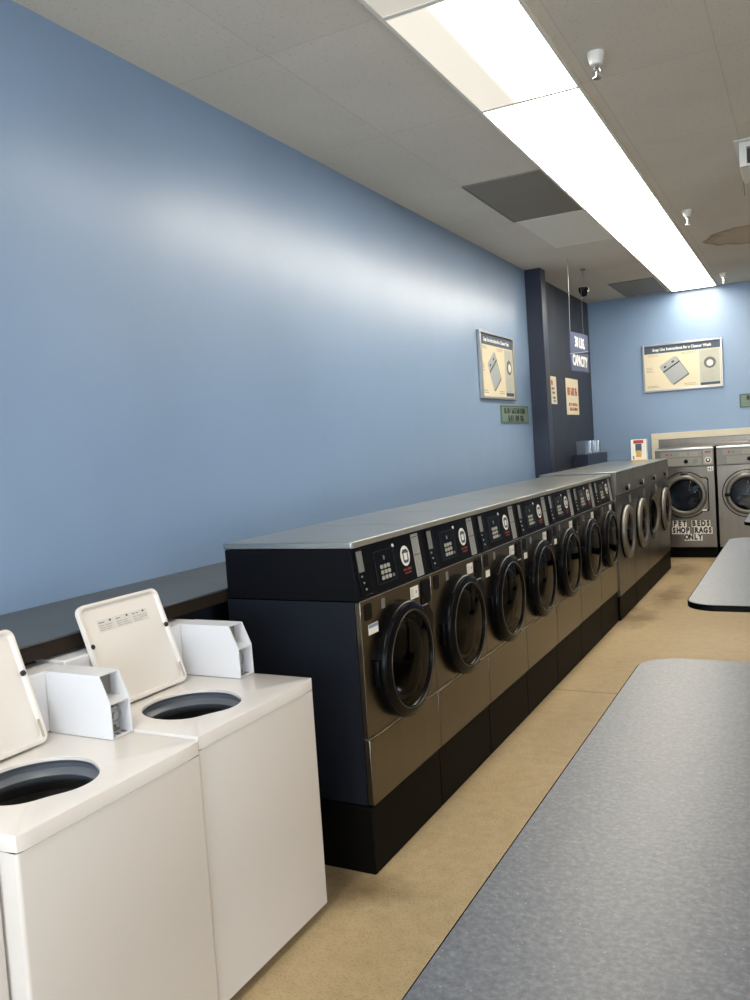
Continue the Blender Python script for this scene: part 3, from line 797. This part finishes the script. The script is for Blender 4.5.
# soap box standing on the grey washers
t = thing('soap_box', (.90, 9.85, 1.307), 'white upright soap box with red header on the grey washers', 'box')
MB().box(0, .170, 0, .09, 0, .245).build('carton', M_PAPER, t, bevel=.002)
q = MB().box(.030, .140, -.0012, -.0002, .200, .238, M_RED).box(.050, .120, -.0012, -.0002, .105, .196, M_SLATE).box(.055, .115, -.0020, -.0013, .045, .120, M_YEL)
q.box(.018, .034, -.0012, -.0002, .045, .058, M_INK).box(.018, .034, -.0012, -.0002, .024, .040, M_INK)
q.build('front_print', None, t)
MB().box(.002, .168, -.014, -.0022, .0, .012).build('base_lip', M_YEL, t)

# ------------------------------------------------------------------ far steel washers
FW = .705
def far_washer(loc, label, words=False):
    # local +x faces the viewer (world -y)
    t = thing('steel_front_load_washer', loc, label, 'washing machine', 'steel front-load washers at the far wall', -PI / 2)
    y0, y1 = .004, FW - .004; xB = -.70
    MB().box(xB + .02, -.055, y0, y1, .001, .140).build('base', M_BASE, t, bevel=.003)
    zc, yc = .805, .347
    MB().shell(xB, -.0100, y0, y1, .1405, 1.398).build('cabinet', M_STEEL_FAR, t)
    hc = circle(yc, zc, .196, 64)
    MB().plate(rect_match(y0, y1, .143, 1.160, hc, yc, zc), hc, 'x', -.0095, .006).build('front_panel', M_STEEL_FAR, t, bevel=.003)
    MB().box(-.0095, .014, y0, y1, 1.165, 1.375).build('control_panel', M_CTRL_FAR, t, bevel=.003)
    MB().box(-.0095, .020, y0, y1, 1.3755, 1.398).build('top_lip', M_STEEL_EDGE, t, bevel=.003)
    lab = MB().box(.0142, .0150, .075, .56, 1.285, 1.355).build('label_strip', M_STRIPF, t)
    q = MB().lathe([(0, .014), (.0006, .014)], 'x', (.0151, .15, 1.32), 12, M_RED).lathe([(0, .014), (.0006, .014)], 'x', (.0151, .20, 1.32), 12, M_INKG)
    lines(q, .0151, .30, .40, 1.295, 1.345, 3, M_INKL, 5); lines(q, .0151, .42, .53, 1.295, 1.345, 3, M_INKL, 6); q.build('print', None, lab)
    MB().box(.0142, .0150, .12, .56, 1.180, 1.272).build('lower_label', M_STRIPF, t)
    MB().lathe([(0, .026), (.018, .022), (.019, 0)], 'x', (.0152, .375, 1.228), 20).build('dial', M_BLACK, t)
    MB().lathe([(0, .022), (.014, .018), (.015, 0)], 'x', (.0152, .485, 1.235), 20).build('push_button', M_GREYP, t)
    cp = MB().box(.0142, .0165, .580, .690, 1.180, 1.365).build('coin_panel', M_STRIP, t)
    MB().lathe([(0, .040), (.0012, .040)], 'x', (.0167, .635, 1.232), 28).build('round_decal', M_PAPER, cp)
    MB().lathe([(0, .030), (.001, .030)], 'x', (.0181, .635, 1.232), 24).build('decal_ring', M_INK, cp)
    MB().prism(rrect(.622, .648, 1.222, 1.252, .006, 3), 'x', .0193, .0200).build('decal_emblem', M_PAPER, cp)
    MB().box(.0167, .0175, .600, .665, 1.325, 1.345).build('red_print', M_RED, cp)
    MB().open_lathe([(-.02, .196), (-.04, .23), (-.45, .23), (-.46, .0)], 'x', (0, yc, zc), 48).build('drum', M_DRUM, t)
    # door housing: round ring joined to a squared hinge plate, dark seam round it
    def outline(r, e):
        pts = []
        yr = yc + .270 + e
        a0 = math.degrees(math.asin(min(1, (.205 + e) / r)))
        for i in range(61):
            a = math.radians(a0 + (360 - 2 * a0) * i / 60); pts.append((yc + r * math.cos(a), zc + r * math.sin(a)))
        rr = .03
        pts += [(yr - rr, zc - .205 - e), (yr - .3 * rr, zc - .205 - e + .3 * rr), (yr, zc - .205 - e + rr), (yr, zc + .205 + e - rr), (yr - .3 * rr, zc + .205 + e - .3 * rr), (yr - rr, zc + .205 + e)]
        return pts
    def hole(n_, r, off=0): return None
    o1 = outline(.296, .012); o2 = outline(.284, 0)
    def inner_for(pts, r):
        out = []
        for y, z in pts:
            a = math.atan2(z - zc, y - yc); out.append((yc + r * math.cos(a), zc + r * math.sin(a)))
        return out
    MB().plate(o1, inner_for(o1, .199), 'x', .0062, .012).build('door_seam', M_BLACK, t)
    MB().plate(o2, inner_for(o2, .199), 'x', .0122, .022).build('door_housing', M_STEEL_FAR, t, bevel=.003)
    dr = thing_part('door', t, (.022, yc, zc))
    MB().lathe([(.001, .199), (.001, .262), (.022, .258), (.036, .238), (.038, .215), (.030, .200)], 'x', (0, 0, 0), 72, closed=True).build('door_ring', M_LGREY, dr, smooth=60)
    MB().lathe([(.020, .186), (.020, .199), (.032, .199), (.032, .190)], 'x', (0, 0, 0), 72, closed=True).build('gasket', M_BLACK, dr, smooth=60)
    MB().open_lathe([(.024, .187), (.034, .13), (.040, .06), (.041, 0)], 'x', (0, 0, 0), 48).build('glass', M_GLASS_FAR, dr, smooth=80)
    MB().open_lathe([(.018, .186), (-.04, .16), (-.09, .12), (-.11, .07), (-.115, 0)], 'x', (0, 0, 0), 48).build('glass_bowl', M_BOWL, dr, smooth=80)
    MB().box(.002, .030, -.045, .045, .262, .276).build('latch', M_BLACK, dr, bevel=.003) if words else MB().box(.026, .050, -.262, -.180, -.030, .012).build('handle', M_BLACK, dr, bevel=.004)
    if words:
        g = .0508
        for row, (txt, zz, ys) in enumerate((('PET BEDS', .440, .408), ('SHOP RAGS', .354, .411), ('ONLY', .268, .425))):
            n = len(txt); pit = .0535 if row else .0560
            for i, ch in enumerate(txt):
                if ch == ' ': continue
                yy = ys + (i - (n - 1) / 2) * pit
                st = MB().box(.0062, .0070, yy - .0265, yy + .0265, zz - .0425, zz + .0425).build('letter_sticker', M_PAPER, t)
                q = MB(); text_mb(q, ch, .092, (.0074, yy, zz), M_INK, bold=.0060, sx=.74, depth=.0003); q.build('lettering', None, st)
        st = MB().box(.0062, .0070, .625, .690, 1.095, 1.150).build('number_sticker', M_PAPER, t)
        q = MB(); text_mb(q, '41', .050, (.0074, .655, 1.122), M_INK, bold=.001, depth=.0003); q.build('lettering', None, st)
        MB().box(.0225, .0235, .545, .60, .600, .618).build('white_decal', M_PAPER, t)
    return t
M_CTRL_FAR = mat('grey_plastic_panel', (.20, .19, .17), .4, .3)
M_STRIPF = mat('pale_strip', (.27, .26, .23), .45, .2)
far_washer((.955, 11.13, 0), 'steel washer lettered PET BEDS SHOP RAGS ONLY by the far wall', True)
far_washer((1.684, 11.13, 0), 'steel washer to the right of the lettered one, dark handle on its door')
far_washer((2.413, 11.13, 0), 'steel washer at the far wall beyond the right edge of the photo')
# pale laundry lying in the second far drum
rl = random.Random(4)
lb = MB()
bm = bmesh.new(); bmesh.ops.create_icosphere(bm, subdivisions=4, radius=1)
for v in bm.verts:
    p = v.co; k = 1 + .16 * math.sin(5 * p.x + 2 * p.z) * math.cos(4 * p.z + 1) + .08 * math.sin(11 * p.y + 6 * p.x) + .05 * math.sin(17 * p.z)
    v.co = Vector((p.x * .13 * k, p.y * .10 * k, p.z * .072 * k))
lb.add([v.co.copy() for v in bm.verts], [[v.index for v in f.verts] for f in bm.faces]); bm.free()
tag(lb.build('laundry_bundle', M_PAPER, None, smooth=80, loc=(2.03, 11.42, .675)), 'pale laundry bundle seen through the door of the second steel washer', 'laundry')

# cream trim and steel backing panel around the far washers
tr = MB().box(.785, .875, YF - .03, YF - .001, 0.001, 1.512).box(.785, 3.4, YF - .03, YF - .001, 1.512, 1.600)
struct(tr.build('trim_1', M_TRIM, bevel=.004))
struct(MB().box(.878, 3.4, YF - .018, YF - .002, .001, 1.509).build('trim_2', M_STEEL_FAR))
# top cover behind the far washers, bridging to the wall
tag(MB().box(.957, 3.1, 11.835, 11.975, 1.10, 1.43).build('utility_box', M_STEEL_FAR, bevel=.004), 'long steel service cover behind the far washers inside the cream trim', 'service cover')

# ------------------------------------------------------------------ folding tables
def table(loc, label):
    t = thing('folding_table', loc, label, 'table', 'grey laminate folding tables')
    W, L, r = 1.22, 2.445, .135
    MB().prism(rrect(.004, W - .004, .004, L - .004, r - .004, 12), 'z', .822, .8495).build('tabletop', M_TABLE, t, bevel=.001)
    ou, inn = rrect(0, W, 0, L, r, 12), rrect(.0042, W - .0042, .0042, L - .0042, r - .0042, 12)
    MB().plate(ou, inn, 'z', .821, .8480).build('edge_band', M_BLACK, t, bevel=.003)
    for yy in (.55, L - .55):
        MB().box(W / 2 - .30, W / 2 + .30, yy - .035, yy + .035, .800, .8205).build('support_bar', M_BLACK, t, bevel=.003)
        MB().cyl((W / 2, yy, .03), (W / 2, yy, .799), .038, 24).build('leg', M_BLACK, t)
        MB().prism(rrect(W / 2 - .17, W / 2 + .17, yy - .17, yy + .17, .05, 6), 'z', .001, .016).lathe([(.0165, .07), (.030, .05)], 'z', (W / 2, yy, 0), 24).build('foot_plate', M_BLACK, t, bevel=.003)
    return t
tb = table((2.184, .535, 0), 'grey-blue laminate folding table nearest the viewer, filling the lower right')
dup(tb, (2.200, 3.915, 0), 'grey laminate folding table in the middle, its black edge showing')
dup(tb, (2.222, 7.31, 0), 'folding table farthest away, only its corner showing before the steel washers')

# ------------------------------------------------------------------ light
sky = bpy.data.worlds.new('World'); S.world = sky; sky.use_nodes = True
bg = sky.node_tree.nodes['Background']; bg.inputs['Color'].default_value = (.62, .78, 1, 1); bg.inputs['Strength'].default_value = 1.0
al = bpy.data.lights.new('window_daylight', 'AREA'); al.shape = 'RECTANGLE'; al.size = 6.2; al.size_y = 2.4
al.energy = 300; al.color = (.66, .81, 1.0)
ao = bpy.data.objects.new('window_daylight', al); COL.objects.link(ao); ao.location = (3.3, YB - .35, 1.85)
ao.rotation_euler = (math.radians(90), 0, 0)   # faces +y

# added lamp low outside the front, standing in for pavement bounce onto the ceiling
pl = bpy.data.lights.new('ceiling_fill', 'AREA'); pl.shape = 'RECTANGLE'; pl.size = 6.2; pl.size_y = 2.0
pl.energy = 300; pl.color = (1.0, .93, .82)
po = bpy.data.objects.new('ceiling_fill', pl); COL.objects.link(po); po.location = (3.3, YB - 1.4, .35); po.rotation_euler = (math.radians(125), 0, 0)
# added lamp outside the unseen side window, brightening the washer fronts
sl = bpy.data.lights.new('side_fill', 'AREA'); sl.shape = 'RECTANGLE'; sl.size = 4.2; sl.size_y = 2.4
sl.energy = 210; sl.color = (1.0, .90, .83)
so = bpy.data.objects.new('side_fill', sl); COL.objects.link(so); so.location = (XR + .4, -.65, 1.6); so.rotation_euler = (0, math.radians(90), 0)

# ------------------------------------------------------------------ camera
yaw, pitch, roll = 0.48403779, 0.06000368, 0.06630484
cy, sy, cp, sp_, cr, sr = math.cos(yaw), math.sin(yaw), math.cos(pitch), math.sin(pitch), math.cos(roll), math.sin(roll)
fwd = Vector((-sy * cp, cy * cp, -sp_)); right = Vector((cy, sy, 0)); down = fwd.cross(right)
r2 = cr * right + sr * down; d2 = -sr * right + cr * down
cam = bpy.data.cameras.new('camera'); co = bpy.data.objects.new('camera', cam); COL.objects.link(co)
cam.sensor_fit = 'VERTICAL'; cam.sensor_height = 24; cam.lens = 24 * 834.194 / 1000; cam.clip_start = .02
mw = Matrix((r2, -d2, -fwd)).transposed().to_4x4(); mw.translation = Vector((2.7281, 0, 1.6340)); co.matrix_world = mw
S.camera = co
S.view_settings.view_transform = 'Standard'; S.view_settings.look = 'None'; S.view_settings.gamma = 1
S.view_settings.use_curve_mapping = False
S.view_settings.exposure = 0.25
